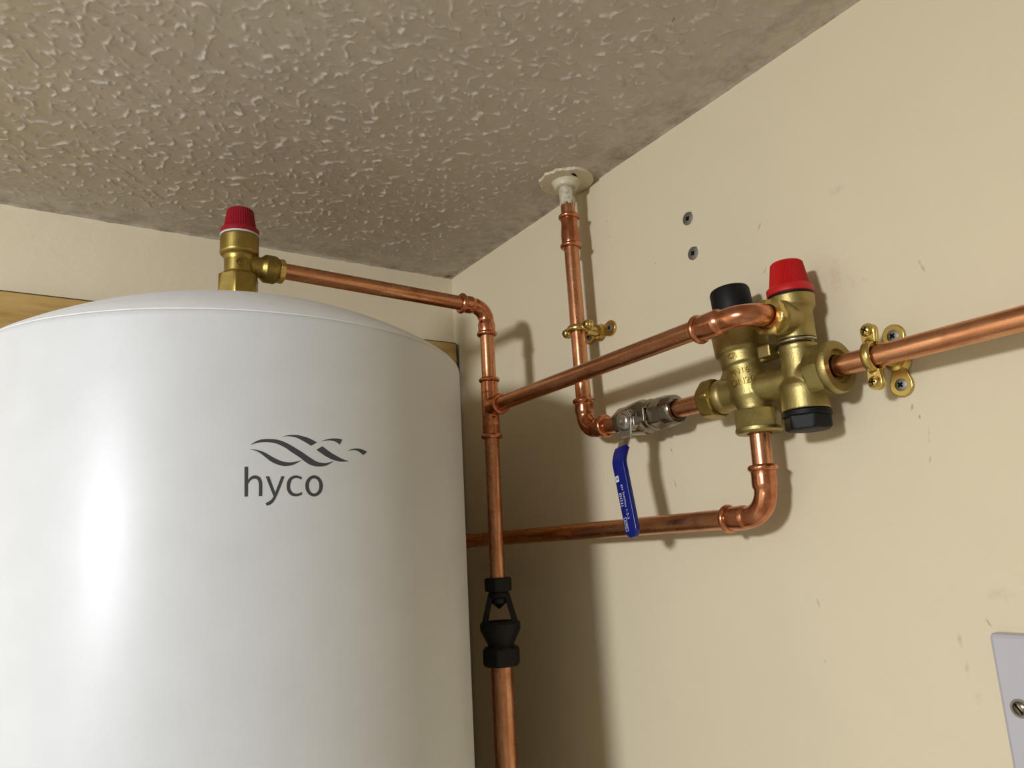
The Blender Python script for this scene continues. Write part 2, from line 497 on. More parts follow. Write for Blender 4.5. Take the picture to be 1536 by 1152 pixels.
LOGO = [
 ([(-11.33,60.47),(-11.02,60.71),(-10.69,60.57)],[(-11.21,42.14),(-10.9,42.17),(-10.61,42.27)],'L'),
 ([(-10.64,52.4),(-10.14,54.48),(-9.37,55.13),(-8.58,53.87),(-8.22,50.75),(-8.16,46.73),(-8.17,42.29)],[(-10.63,49.94),(-10.16,52.32),(-9.53,53.09),(-9.01,52.27),(-8.8,49.85),(-8.76,46.14),(-8.78,42.33)],'S'),
 ([(-7.62,54.46),(-6.16,41.8)],[(-7.01,54.57),(-5.77,43.39)],'L'),
 ([(-4.24,54.42),(-4.94,47.97),(-5.54,42.76),(-6.06,39.07),(-6.66,37.08),(-7.33,36.33)],[(-4.82,54.61),(-5.39,49.11),(-5.95,43.83),(-6.42,40.58),(-6.94,39.01),(-7.58,37.82)],'S'),
 ([(-1.07,54.01),(-2.04,55.07),(-2.96,54.43),(-3.61,52.22),(-3.86,48.45),(-3.63,44.81),(-2.96,42.41),(-2.01,41.81),(-1.05,42.73)],[(-1.1,52.35),(-1.81,53.3),(-2.5,53.23),(-2.99,51.77),(-3.22,48.56),(-3.08,45.79),(-2.6,44.02),(-1.83,43.57),(-0.99,44.62)],'S'),
 ([(3.0,48.46),(2.87,45.85),(2.5,43.64),(1.94,42.18),(1.29,41.67),(0.64,42.19),(0.1,43.66),(-0.27,45.84),(-0.4,48.42),(-0.28,51.0),(0.08,53.2),(0.63,54.68),(1.28,55.23),(1.93,54.73),(2.49,53.27),(2.87,51.07),(3.0,48.46)],[(2.31,48.44),(2.24,46.58),(2.01,45.0),(1.68,43.95),(1.29,43.58),(0.9,43.95),(0.57,45.0),(0.35,46.57),(0.27,48.42),(0.34,50.27),(0.56,51.85),(0.89,52.92),(1.28,53.3),(1.67,52.94),(2.01,51.89),(2.23,50.31),(2.31,48.44)],'S'),
 ([(-10.46,71.31),(-9.28,71.19),(-7.87,69.52),(-6.62,67.02),(-5.36,64.83),(-4.27,63.66),(-3.17,63.38),(-2.06,64.0),(-1.17,64.88)],[(-10.46,71.25),(-9.63,70.75),(-8.66,69.06),(-7.68,66.37),(-6.6,63.54),(-5.35,61.67),(-4.08,60.93),(-2.61,61.93),(-1.17,64.82)],'S'),
 ([(-10.38,74.26),(-9.49,76.43),(-8.44,77.73),(-7.03,78.11),(-5.41,77.57),(-3.94,75.75),(-2.46,72.97),(-0.95,69.86),(0.59,66.42),(1.75,64.24),(2.94,63.35),(4.04,63.58),(5.17,64.87)],[(-10.38,74.2),(-9.31,75.48),(-8.08,76.03),(-6.84,75.89),(-5.58,74.94),(-4.12,72.53),(-2.91,69.66),(-1.41,66.41),(-0.37,63.64),(0.78,61.65),(2.15,60.96),(3.74,61.79),(5.17,64.81)],'S'),
 ([(-4.74,79.68),(-3.59,80.81),(-2.29,81.13),(-0.97,80.43),(0.38,79.09),(1.84,76.65)],[(-4.74,79.61),(-3.96,80.06),(-2.94,79.9),(-2.01,79.15),(-0.77,77.13),(0.67,74.36)],'S'),
 ([(2.9,74.35),(3.74,72.29),(4.76,70.1),(6.01,67.94),(7.27,66.1),(8.51,65.06)],[(1.71,71.86),(2.54,69.98),(3.54,67.86),(4.96,65.71),(6.63,64.57),(8.51,64.99)],'S'),
 ([(2.64,77.68),(3.74,78.9),(4.97,79.76),(6.23,79.84),(7.02,79.37)],[(2.64,77.61),(3.54,78.14),(4.56,78.36),(5.49,77.84),(6.48,75.93)],'S'),
 ([(8.15,71.84),(9.03,73.26),(10.15,73.93),(11.42,73.55),(12.59,72.13)],[(8.15,71.77),(8.81,72.48),(9.81,72.72),(10.72,71.79),(11.7,69.65)],'S'),
]

letters = MB(); waves = MB()
for i, (ea, eb, k) in enumerate(LOGO):
    mb = letters if i < 6 else waves
    sc_deg = TR * PI / 180
    A = [(x * sc_deg, z) for x, z in ea]; B = [(x * sc_deg, z) for x, z in eb]
    if k == 'L':
        n = 16
        if len(A) == 3:
            A = [Vector((p[0], p[1], 0)) for p in A]; B = [Vector((p[0], p[1], 0)) for p in B]
            cols = [A, B]
            rows = [[A[j].lerp(B[j], q / n) for q in range(n + 1)] for j in range(3)]
            pairs = [(rows[0], rows[1]), (rows[1], rows[2])]
        else:
            A = [Vector((p[0], p[1], 0)) for p in A]; B = [Vector((p[0], p[1], 0)) for p in B]
            pairs = [([A[0].lerp(A[1], q / n) for q in range(n + 1)], [B[0].lerp(B[1], q / n) for q in range(n + 1)])]
    else:
        n = 40; pairs = [(catmull(A, n), catmull(B, n))]
    for pa, pb in pairs:
        rings = []
        for rad in (TR - .3, TR + .12):
            ring = []
            for p in list(pa) + list(pb)[::-1]:
                an = p.x / TR; ring.append(Vector((TX + rad * math.sin(an), TY - rad * math.cos(an), p.y)))
            rings.append(ring)
        base = len(mb.v); m_ = len(pa)
        for r in rings: mb.v.extend(r)
        N = 2 * m_
        for q in range(m_ - 1):
            mb.f.append((base + N + q, base + N + q + 1, base + N + N - 2 - q, base + N + N - 1 - q)); mb.uv.append([(0, 0)] * 4)
        for q in range(N):
            q2 = (q + 1) % N
            mb.f.append((base + q, base + q2, base + N + q2, base + N + q)); mb.uv.append([(0, 0)] * 4)
o = letters.build('logo_lettering', M_LOGO, parent=tank); o['label'] = 'dark grey printed lettering reading hyco'
o = waves.build('logo_emblem', M_LOGO, parent=tank); o['label'] = 'dark grey printed emblem of crossing waves'

# ------------------------------------------------------------------ pipes and fittings
R15 = 7.6
def pipe(a, b, r, label, group=None, up=None, name='copper_pipe', n=2):
    mb = MB(); a = Vector(a); b_ = Vector(b)
    mb.tube([a.lerp(b_, i / n) for i in range(n + 1)], r, 48, up=up)
    o = mb.build(name, M_PIPE, loc=tuple(a.lerp(b_, .5)))
    return tag(o, label, 'pipe', group)
VIEW = (-1, -.6, .4)
pipe((191, 676, 269.2), (392, 676, 263.2), R15, 'copper pipe from the valve on top of the white cylinder to the corner elbow', up=(-.2, -1, .75))
pipe((415.5, 676, 236), (415.5, 676, 176), R15, 'short upright copper pipe between the corner elbow and the tee', up=(1, .2, 0))
pipe((415.5, 676, 124), (414.6, 676, -28), R15, 'upright copper pipe from the tee down to the black tundish', up=(1, .2, 0))
pipe((414.0, 675, -104), (414.0, 674, FL), 11.2, 'wider copper pipe dropping from the bottom of the black tundish', up=(1, .2, 0))
pipe((415.5, 658, 151.6), (415.5, 370, 154.4), R15, 'long copper pipe sloping from the tee up to the elbow over the brass valve', up=(-.6, 0, 1))
pipe((465.5, 582, 309), (465.5, 580.3, 140), R15, 'upright copper pipe from the ceiling coupling down through a brass clip', up=(-1, -1.2, 0))
pipe((465.5, 552, 112.3), (465.5, 524, 111.6), R15, 'very short copper pipe between the lower elbow and the blue lever valve')
pipe((465.5, 460, 111.2), (465.5, 414, 111.2), R15, 'short copper pipe between the lever valve and the left brass nut', up=(-.8, 0, 1))
pipe((465.5, 373.5, 82), (465.5, 374.2, 46), R15, 'short upright copper pipe under the bottom brass nut', up=(1, 1, 0))
pipe((465.5, 409, 16.4), (465.5, 822, 16.6), 7.9, 'lower copper pipe running along the wall behind the tundish pipe towards the cylinder', up=(1, 0, .3))
pipe((465.5, 304, 112.4), (465.5, YF, 114.5), R15 - .3, 'copper pipe running out to the right edge through the two-screw brass clip', up=(1, 0, .2), n=12)

def bead(mb, o, ax, r0=8.0, r1=11.2, w=5.2):
    prof = [(-w / 2, r0)]
    for k in range(9):
        a = -PI / 2 + PI * k / 8
        prof.append((math.sin(a) * w / 2, r1 - w / 2 + math.cos(a) * w / 2))
    prof.append((w / 2, r0))
    mb.lathe(prof, o, ax, 48)

def elbow(corner, u, v, lu, lv, bend, label, neck=8.3, sock=9.2, cu=True, cv=True, su=None, sv=None, group=None, name='copper_elbow'):
    """u, v: directions in which the two mouths open; cu / cv: collar at that mouth; su / sv: socket length"""
    c = Vector(corner); u = Vector(u).normalized(); v = Vector(v).normalized()
    t = thing(name, label, 'pipe elbow', tuple(c), group)
    su = su if su is not None else lu - bend - 2
    sv = sv if sv is not None else lv - bend - 2
    path = []; rad = []
    def straight(d, l, s, collar, rev):
        seq = []
        if collar and s > 0:
            for f, r in ((0, sock - .5), (.06, sock + .3), (.5, sock), (.85, sock + .25), (1, sock)): seq.append((l - s * f, r))
            seq += [(l - s - 1.2, neck + .3), (l - s - 2.6, neck)]
        else: seq += [(l, neck - .3 if not collar else neck), (l - 1, neck)]
        seq = [(max(q, bend + .01), r) for q, r in seq]
        if seq[-1][0] > bend + 1: seq.append((bend + .3, neck))
        out = [(c + d * q, r) for q, r in seq]
        return out[::-1] if rev else out
    for p, r in straight(u, lu, su, cu, False): path.append(p); rad.append(r)
    o_ = c + (u + v) * bend
    for k in range(1, 12):
        a = PI / 2 * k / 12
        path.append(o_ - v * bend * math.cos(a) - u * bend * math.sin(a)); rad.append(neck + .15 * math.sin(2 * a))
    for p, r in straight(v, lv, sv, cv, True): path.append(p); rad.append(r)
    cp, cr = [path[0]], [rad[0]]
    for p, r in zip(path[1:], rad[1:]):
        if (p - cp[-1]).length > .05: cp.append(p); cr.append(r)
    mb = MB(); mb.tube(cp, cr, 40, up=u.cross(v)); mb.build('elbow_body', M_FIT, parent=t, smooth=60)
    for flag, d, l in ((cu, u, lu), (cv, v, lv)):
        if flag:
            mb = MB(); bead(mb, c + d * (l - 1), d); mb.build('collar', M_FIT, parent=t, smooth=60)
    return t

elbow((415.5, 676, 262.4), (-1, 0, .03), (0, 0, -1), 31, 31, 16, 'copper elbow at the corner turning down above the tee')
elbow((465.5, 580.3, 112.6), (0, 0, 1), (0, -1, 0), 31, 31, 16, 'copper elbow against the wall left of the blue lever valve')
elbow((465.5, 374.5, 16.4), (0, 0, 1), (0, 1, 0), 36, 39, 19, 'copper elbow below the brass valve turning left along the wall')
elbow((415.5, 331, 153.6), (0, 1, 0), (1, 0, 0), 46, 24, 19, 'copper street elbow curving over the front of the brass valve', neck=8.0, sock=9.6, su=22, cv=False)
elbow((465.5, 844, 16.6), (0, -1, 0), (-1, 0, 0), 24, 24, 12, 'copper elbow tucked behind the edge of the white cylinder', cu=False, cv=False)
pipe((446, 844, 16.6), (258, 844, 16.6), R15, 'copper pipe behind the white cylinder feeding into its back')

t = thing('copper_tee', 'copper tee joining the upright corner pipe and the long sloping pipe', 'pipe tee', (415.5, 676, 151))
mb = MB()
mb.lathe([(119, 8.2), (120, 9.0), (132, 9.2), (134, 9.0), (166, 9.0), (168, 9.2), (180, 9.0), (181, 8.2)], (415.5, 676, 0), (0, 0, 1), 48)
mb.lathe([(4, 10.6), (9.2, 9.6), (12, 9.0), (20, 9.0)], (415.5, 676, 151.4), (0, -1, 0), 48)
mb.build('tee_body', M_FIT, parent=t, remesh=.55, rlev=3)
for o_, ax in (((415.5, 676, 181), (0, 0, 1)), ((415.5, 676, 120), (0, 0, 1)), ((415.5, 655.5, 151.4), (0, -1, 0))):
    mb = MB(); bead(mb, o_, ax); mb.build('collar', M_FIT, parent=t, smooth=60)

t = thing('copper_coupling', 'straight copper coupling on the upright pipe just below the ceiling rose', 'pipe coupling', (465.5, 582, 323))
mb = MB(); mb.lathe([(306, 8.4), (308, 9.4), (313, 9.4), (319, 9.7), (325, 9.3), (331, 8.6), (338, 8.9), (341, 8.4)], (465.5, 582, 0), (0, 0, 1), 48)
mb.build('coupling_body', M_FIT, parent=t, smooth=60)
for z, r in ((340, 11.2), (307.5, 11.4)):
    mb = MB(); bead(mb, (465.5, 582, z), (0, 0, 1), r1=r); mb.build('collar', M_FIT, parent=t, smooth=60)
stub = pipe((465.5, 582.3, 337), (465.5, 582.6, 383.3), 7.5, 'short copper stub with old cream paint above the coupling, leaving the ceiling', up=(1, 0, 0))
mb = MB(); n_ = 40
rings = []
for k, zz in enumerate((353.5, 354.5, 360, 368, 377, 383.3)):
    rings.append([Vector((465.5 + (8.3 if k else 7.6) * math.cos(2 * PI * j / n_), 582.4 + (8.3 if k else 7.6) * math.sin(2 * PI * j / n_),
                          zz + (1.3 * math.sin(j * 2.3) + .9 * math.sin(j * 5.1) if k < 2 else 0))) for j in range(n_)])
mb.quad_rings(rings); o = mb.build('paint_coat', M_OLDP, parent=stub, smooth=60); o['label'] = 'flaking cream paint on the stub'

# ------------------------------------------------------------------ ceiling rose
t = thing('ceiling_rose', 'broken cream plastic pipe rose on the ceiling around the upright pipe', 'pipe rose', (465.5, 583, 383))
mb = MB(); n_ = 96
rnd = [random.uniform(-.5, .5) for _ in range(n_)]
def rim(j):
    a = 2 * PI * j / n_
    r = 29.3
    # chipped on the side towards the room
    d = (a - PI * 1.02 + PI) % (2 * PI) - PI
    if abs(d) < 1.15: r -= 1.6 + (.9 * math.sin(j * .71 + 1) + .7 * math.sin(j * 1.63) + rnd[j] * .8) * min(1, 3 * (1 - abs(d) / 1.15))
    return r
rings = []
for zz, k in ((383.4, 1.0), (380.9, 1.0), (380.2, .985), (379.6, .7)):
    rings.append([Vector((465.5 + rim(j) * k * math.cos(2 * PI * j / n_), 583 + rim(j) * k * math.sin(2 * PI * j / n_), zz)) for j in range(n_)])
mb.quad_rings(rings); mb.build('rose_plate', M_ROSE, parent=t, smooth=40)
mb = MB(); mb.lathe([(0, 15.5), (1.2, 15), (3, 13.4), (5.6, 13.2), (6.6, 12.6), (7.4, 9.4)], (465.5, 582.8, 380), (0, 0, -1), 56)
mb.build('rose_boss', M_ROSE, parent=t, smooth=50)
mb = MB(); mb.prism([(-5, 0), (-1, 2.2), (1, 1.2), (5, .4), (1, -1.0)], (462, 564, 379.25), (1, .25, 0), (.25, -1, 0), .5)
o = mb.build('crack', M_VOID, parent=t); o['label'] = 'dark crack in the rose'

# ------------------------------------------------------------------ tundish
t = thing('tundish', 'black plastic tundish with open sides on the upright corner pipe', 'tundish', (414.4, 675.6, -108))
cx, cy = 414.4, 675.6
mb = MB(); mb.nut((cx, cy, -24), (0, 0, -1), 13.5, 12.4, phase=.25); mb.build('top_nut', M_TUN, parent=t)
mb = MB(); mb.lathe([(-36, 10.5), (-38, 9.6), (-40, 11), (-43, 11.2), (-44.5, 8), (-49, 7.2), (-54.5, .4)], (cx, cy, 0), (0, 0, 1), 40)
mb.build('nozzle', M_TUN, parent=t)
mb = MB()
for sgn in (-1, 1):
    d = Vector((.84, -.54, 0)) * sgn; w = Vector((.54, .84, 0))
    ringz = []
    for zz, ro, th, wd in ((-40, 10.6, 5.4, 5.5), (-50, 13.3, 5.6, 6.5), (-60, 16, 5.6, 8), (-70, 18.6, 6.4, 10)):
        c_ = Vector((cx, cy, zz)) + d * (ro - th / 2)
        ringz.append([c_ + d * th / 2 * a_ + w * wd * b_ for a_, b_ in ((-1, -1), (1, -.8), (1.1, 0), (1, .8), (-1, 1))])
    m1 = MB(); m1.quad_rings(ringz); m1.build('side_arm', M_TUN, parent=t, bevel=.5)
mb = MB()
mb.lathe([(-71.5, 9), (-66.0, 14.5), (-66.5, 18.8), (-68.5, 20.2), (-73.5, 20.2), (-76, 19.3), (-87, 13.6), (-89, 13), (-91, 14), (-92, 13)], (cx, cy, 0), (0, 0, 1), 56)
mb.build('funnel', M_TUN, parent=t, smooth=25)
mb = MB(); mb.nut((cx, cy, -90.5), (0, 0, -1), 18, 16.6, phase=.25, ch=3.2); mb.build('bottom_nut', M_TUN, parent=t)

# ------------------------------------------------------------------ relief valve on the cylinder
vx, vy = 154.3, 676.0
t = thing('relief_valve', 'brass relief valve with crimson cap standing on top of the white cylinder', 'valve', (vx, vy, 223))
mb = MB(); mb.nut((vx, vy, 232), (0, 0, 1), 26, 16.0, phase=.35, ch=2.2)
mb.lathe([(0, 11.5), (12, 11.5)], (vx, vy, 222), (0, 0, 1), 32)
mb.build('base_nut', M_BRASSD, parent=t)
mb = MB()
mb.lathe([(252, 13), (257.5, 14), (259.5, 13.0), (272, 13.0), (275.5, 13.8), (277.5, 16.2), (279, 17), (294.5, 17), (295.5, 16.3)], (vx, vy, 0), (0, 0, 1), 56)
AX = Vector((1, 0, -.03)).normalized()
mb.lathe([(3, 9.6), (18, 9.6), (19.5, 10.2), (22, 12.6), (23.2, 13.1), (32, 13.1), (35.2, 11.0), (35.6, 9)], (vx, vy, 269.4), AX, 56)
mb.build('body', M_BRASSD, parent=t, remesh=.6, rlev=3)
mb = MB(); mb.nut(Vector((vx, vy, 269.4)) + AX * 35.2, AX, 5.6, 10.0, phase=.1, ch=1.0); mb.build('outlet_nut', M_BRASS2, parent=t)
mb = MB(); mb.lathe([(295.2, 16.9), (295.6, 17.2), (296.8, 17.2), (297.0, 16.6)], (vx, vy, 0), (0, 0, 1), 56); mb.build('washer', M_WASHER, parent=t)
def cap(mb, x, y, z, flr, r0, r1, hf, hh_, ribs=44):
    rib = lambda R, d: (lambda an: R - d * (.5 + .5 * math.cos(an * ribs)))
    sg = ribs * 6
    mb.lathe([(z, flr - .8), (z + .6, flr), (z + hf, flr), (z + hf + .8, flr - .9), (z + hf + 1.2, r0 + .3), (z + hf + 1.8, rib(r0, .8)),
              (z + hh_ - 1.6, rib(r1, .8)), (z + hh_ - .5, r1 - 1.2), (z + hh_, r1 - 2.6)], (x, y, 0), (0, 0, 1), sg)
mb = MB(); cap(mb, vx, vy, 296.9, 17.0, 14.4, 11.9, 4.6, 25.2, 40); mb.build('cap', M_CRIMSON, parent=t, smooth=50)
# raised maker's ring and flow arrow
mb = MB(); D = Vector((-.1, -1, 0)).normalized()
o_ = Vector((vx, vy, 266)) + D * 13.1
mb.tube([o_ + Vector((1, 0, 0)) * 4.0 * math.cos(a) + Vector((0, 0, 1)) * 4.0 * math.sin(a) for a in [2 * PI * k / 24 for k in range(25)]], .55, 8)
mb.tube([o_ + D * .2 + Vector((1, 0, 0)) * 2.0 * math.cos(a) + Vector((0, 0, 1)) * 2.0 * math.sin(a) for a in [.7 + (2 * PI - 1.4) * k / 16 for k in range(17)]], .55, 8)
mb.build('raised_mark', M_BRASSD, parent=t)
mb = MB(); o_ = Vector((vx + 27.5, vy - 13.0, 268.7))
mb.tube([o_ + Vector((-4, 0, 0)), o_ + Vector((4, 0, 0))], .5, 8)
mb.tube([o_ + Vector((1.2, 0, 2.4)), o_ + Vector((4, 0, 0)), o_ + Vector((1.2, 0, -2.4))], .5, 8)
mb.build('flow_arrow', M_BRASSD, parent=t)

# ------------------------------------------------------------------ lever ball valve
t = thing('lever_ball_valve', 'nickel-plated ball valve with a blue lever on the short wall pipe', 'valve', (465.5, 495, 111.5))
NY = Vector((0, -1, 0)); bo = (465.5, 533, 111.5)
mb = MB()
mb.lathe([(10, 9), (12, 12.4), (17, 13.4), (24, 14.4), (34, 15.6), (39, 15.8), (42, 14.8), (44.5, 13.0), (46, 12.8), (47, 14.2), (50, 14.4), (51, 13.4), (52, 10)], bo, NY, 60)
mb.lathe([(0, 9), (18, 9)], (465.5, 499, 108.8), (-1, 0, 0), 40)
mb.box((456, 487, 111), (11, 12, 12))
mb.build('valve_body', M_CHROME, parent=t, remesh=.6, rlev=2)
mb = MB(); mb.nut((465.5, 527, 111.6), NY, 12, 11.8, phase=.3, ch=1.6); mb.build('inlet_nut', M_CHROME, parent=t)
mb = MB(); mb.nut((465.5, 480.5, 111.4), NY, 15, 12.2, phase=.32, ch=1.6, chs=(True, False))
mb.lathe([(15, 13.0), (16, 13.6), (20, 13.2), (24, 12.6), (25.5, 11.6), (25.5, 8.7), (22.5, 8.4), (22.4, .1)], (465.5, 480.5, 111.4), NY, 60)
mb.build('outlet_nut', M_CHROME, parent=t)
mb = MB(); mb.lathe([(0, 9.2), (3.4, 9.2), (3.9, 8.6)], (449, 499, 107.6), (-1, 0, 0), 48)
mb.build('packing_washer', M_CHROME, parent=t)
# the bent steel lever, then the vinyl sleeve
def strip(path, width, th, taper=None):
    mb = MB(); rings = []
    P = [Vector(p) for p in path]
    for i, p in enumerate(P):
        tt = (P[min(i + 1, len(P) - 1)] - P[max(i - 1, 0)]).normalized()
        n = Vector((1, 0, 0)); n = (n - tt * n.dot(tt)).normalized(); w = tt.cross(n)
        hw = (width[i] if hasattr(width, '__len__') else width) / 2; ht = th / 2; r = min(ht, 1.2)
        ring = []
        for sx, sy in ((1, 1), (-1, 1), (-1, -1), (1, -1)):
            for k in range(4):
                a = {(1, 1): 0, (-1, 1): PI / 2, (-1, -1): PI, (1, -1): 1.5 * PI}[(sx, sy)] + k * PI / 6
                ring.append(p + w * (sx * (hw - r) + r * math.cos(a)) + n * (sy * (ht - r) + r * math.sin(a)))
        rings.append(ring)
    mb.quad_rings(rings)
    return mb
sp = (444.2, 499, 107)
mb = MB(); mb.prism([(9.4 * math.cos(a), 9.4 * math.sin(a)) for a in [PI * k / 16 for k in range(17)]] + [(-8, -8), (-6.4, -15), (6.4, -15), (8, -8)],
                    (445.2, 499, 107), (0, -1, 0), (0, 0, 1), 1.8)
mb.box((447.5, 499, 115.8), (4.5, 8, 1.8)); mb.box((448.5, 488.8, 106), (7, 1.8, 8))
lv = mb.build('lever', M_STEEL, parent=t, bevel=.3); lv['label'] = 'bright bent steel lever'
path = [(444.4, 499, 95), (444.2, 499, 92.0), (443, 499.4, 90), (437.2, 498.0, 81), (433.5, 497.2, 75)]
m2 = strip(path, [14.4, 14.4, 14.4, 14, 14], 1.9)
nk = m2.build('lever_neck', M_STEEL, parent=t, smooth=50)
mb = MB()
for k in range(3):
    for q in (-3, 0, 3):
        f = .25 + k * .22; p_ = Vector(path[2]).lerp(Vector(path[4]), f)
        n_ = Vector((-.86, 0, .52)).normalized()
        mb.lathe([(0, 1.1), (.5, .9), (.8, .3)], p_ + Vector((0, q, 0)) + n_ * .85, n_, 12)
mb.build('grip_pips', M_STEEL, parent=nk)['kind'] = 'stuff'
sl = [(438.2, 498.2, 83), (436.0, 497.7, 79.5), (433.6, 497.0, 74.5), (432.6, 496.6, 72), (432.2, 496.2, 69)]
for k in range(1, 15): sl.append((432.2 - .05 * k, 496.2 - k * .72, 69 - k * 4.0))
zend = sl[-1]
wd = [15.6, 15.6, 15.4, 15.2, 15.0] + [14.9 - k * .02 for k in range(1, 15)]
for k, wv in ((1, 13.8), (2, 12.2), (3, 9.2), (4, 5.0)):
    sl.append((zend[0], zend[1] - k * .4, zend[2] - k * 1.5)); wd.append(wv)
sv = strip(sl, wd, 5.0).build('lever_sleeve', M_BLUE, parent=t, smooth=50)
sv['label'] = 'blue vinyl sleeve with white print'

def text_pts(body, size, spacing=1.0):
    cu = bpy.data.curves.new('tmp', 'FONT'); cu.body = body; cu.size = size; cu.extrude = 0; cu.resolution_u = 3
    cu.space_character = spacing; cu.align_x = 'CENTER'; cu.align_y = 'CENTER'
    to = bpy.data.objects.new('tmp', cu); C.objects.link(to)
    bpy.context.view_layer.update()
    me = to.evaluated_get(bpy.context.evaluated_depsgraph_get()).to_mesh()
    vs = [tuple(v.co) for v in me.vertices]; fs = [tuple(p.vertices) for p in me.polygons]
    to.to_mesh_clear(); bpy.data.objects.remove(to); bpy.data.curves.remove(cu)
    return vs, fs
def put_text(mb, body, size, fn, spacing=1.0, thick=0, sub=0):
    vs, fs = text_pts(body, size, spacing)
    if sub:
        bm = bmesh.new(); vv = [bm.verts.new(v) for v in vs]
        for f in fs:
            try: bm.faces.new([vv[i] for i in f])
            except ValueError: pass
        bmesh.ops.remove_doubles(bm, verts=bm.verts, dist=1e-4)
        bmesh.ops.subdivide_edges(bm, edges=[e for e in bm.edges if e.calc_length() > sub], cuts=2)
        bmesh.ops.triangulate(bm, faces=bm.faces)
        bm.verts.ensure_lookup_table(); bm.verts.index_update()
        vs = [tuple(v.co) for v in bm.verts]; fs = [tuple(v.index for v in f.verts) for f in bm.faces]; bm.free()
    b = len(mb.v); n = len(vs)
    mb.v.extend(fn(x, y, thick) for x, y, _ in vs)
    for f in fs: mb.f.append(tuple(b + i for i in f)); mb.uv.append([(0, 0)] * len(f))
    if thick:
        cnt = {}
        for f in fs:
            for i in range(len(f)): e = (f[i], f[(i + 1) % len(f)]); cnt[tuple(sorted(e))] = cnt.get(tuple(sorted(e)), []) + [e]
        mb.v.extend(fn(x, y, -thick) for x, y, _ in vs)
        for k, e in cnt.items():
            if len(e) == 1:
                i, j = e[0]; mb.f.append((b + i, b + n + i, b + n + j, b + j)); mb.uv.append([(0, 0)] * 4)
# lever print: reads downwards
zdir = (Vector(sl[18]) - Vector(sl[5])).normalized(); up_ = Vector((0, -1, 0)); up_ = (up_ - zdir * up_.dot(zdir)).normalized()
nn = zdir.cross(up_)
if nn.x > 0: nn = -nn
def lever_fn(along, across):
    o_ = Vector(sl[5]) + zdir * along + up_ * across + nn * 2.53
    return lambda x, y, d: o_ + zdir * x + up_ * y
mb = MB()
put_text(mb, 'gas families 1-2-3', 3.4, lever_fn(29, .3), 1.22)
put_text(mb, 'EN331', 4.0, lever_fn(26.5, -4.0), 1.12)
put_text(mb, 'KIWA', 2.6, lever_fn(47.5, -3.8), 1.2)
def frame(mb, along, across, w, h, th):
    f = lever_fn(along, across)
    for (x, y, sx, sy) in ((0, h / 2, w, th), (0, -h / 2, w, th), (-w / 2, 0, th, h), (w / 2, 0, th, h)):
        b = len(mb.v)
        for dx, dy in ((-1, -1), (1, -1), (1, 1), (-1, 1)): mb.v.append(f(x + dx * sx / 2, y + dy * sy / 2, 0))
        mb.f.append((b, b + 1, b + 2, b + 3)); mb.uv.append([(0, 0)] * 4)
frame(mb, 47.5, -3.8, 11, 3.2, .3)
for a_, w_, h_ in ((6.6, .8, 3.2), (8.0, .7, 3.2), (9.6, 1.2, 3.2)):
    f = lever_fn(a_, -4.1); b = len(mb.v)
    for dx, dy in ((-1, -1), (1, -1), (1, 1), (-1, 1)): mb.v.append(f(dx * w_ / 2, dy * h_ / 2, 0))
    mb.f.append((b, b + 1, b + 2, b + 3)); mb.uv.append([(0, 0)] * 4)
frame(mb, 8.2, -4.1, 4.6, 3.6, .6)
pr_ = mb.build('printed_text', M_WHITE, parent=sv); pr_['label'] = 'white printed lettering on the sleeve'
mb = MB(); mb.nut((445.0, 499, 107), (-1, 0, 0), 5.4, 5.6, phase=.2); mb.lathe([(5, 2.6), (7.2, 2.6), (7.6, 2.2)], (445.0, 499, 107), (-1, 0, 0), 24)
mb.lathe([(0, 8.2), (.6, 8.6), (2.2, 8.2), (3.6, 6.6), (3.9, 6.0)], (443.6, 499, 107), (-1, 0, 0), 48)
mb.build('spindle_nut', M_STEEL, parent=t)

# ------------------------------------------------------------------ multi-function brass valve
PX = 465.5; SY = 330.7
t = thing('pressure_control_valve', 'large brass inlet control valve on the wall with black knob and red cap', 'valve', (PX, 352, 111))
A0 = Vector((PX, 373, 80)); A1 = Vector((PX, 385.4, 190)); AA = (A1 - A0).normalized()
def ax_at(z): return A0 + AA * ((z - A0.z) / AA.z)
mb = MB()
mb.lathe([(8, 12.5), (14, 13), (17, 12.6), (22, 13.8), (26, 15.4), (48, 16.0), (50, 16.2), (51.2, 18.2), (60, 18.8), (61.5, 20.6), (63, 21), (74, 21), (75, 20.4), (76, 21.0), (82, 21.0), (86, 18), (90, 17.5), (92.5, 14.4), (94, 14)], A0, AA, 64)
mb.lathe([(0, 11), (2, 13.4), (5, 13.8), (8, 13.4), (10, 12.4), (34, 12.4)], (PX, 409, 111.6), (0, -1, 0), 48)        # left arm
mb.lathe([(0, 12), (34, 11.6), (44, 12.6), (60, 13.4)], (PX, 372, 111), (0, -1, 0), 48)              # bridge and right arm
mb.lathe([(87, 16.4), (102, 16.4), (105, 15.8), (110, 13), (128, 12.8), (130, 12.8), (131.5, 13.4), (134.6, 13.4), (134.8, 11.4), (139.5, 11.4)], (PX, SY, 0), (0, 0, 1), 56)
mb.box((PX - 9, 350, 134), (10, 11, 9))                                                  # cast lug
mb.box((PX + 2, 352, 134), (8, 22, 8))
mb.prism([(0, 0), (20, 0), (2, 30), (0, 30)], (PX - 3, 386, 120), (0, 1, 0), (0, 0, 1), 6)    # rib above the left arm
mb.build('valve_body', M_BRASS, parent=t, remesh=.75, rlev=4)
mb = MB(); mb.nut((PX, 421, 111.4), (0, -1, 0), 14, 14.8, phase=.12, ch=2.4); mb.build('inlet_nut', M_BRASSD, parent=t)
mb = MB(); mb.nut((PX, 373.4, 95.5), (0, 0, -1), 14, 15.0, phase=.95, ch=1.6, chs=(True, False))
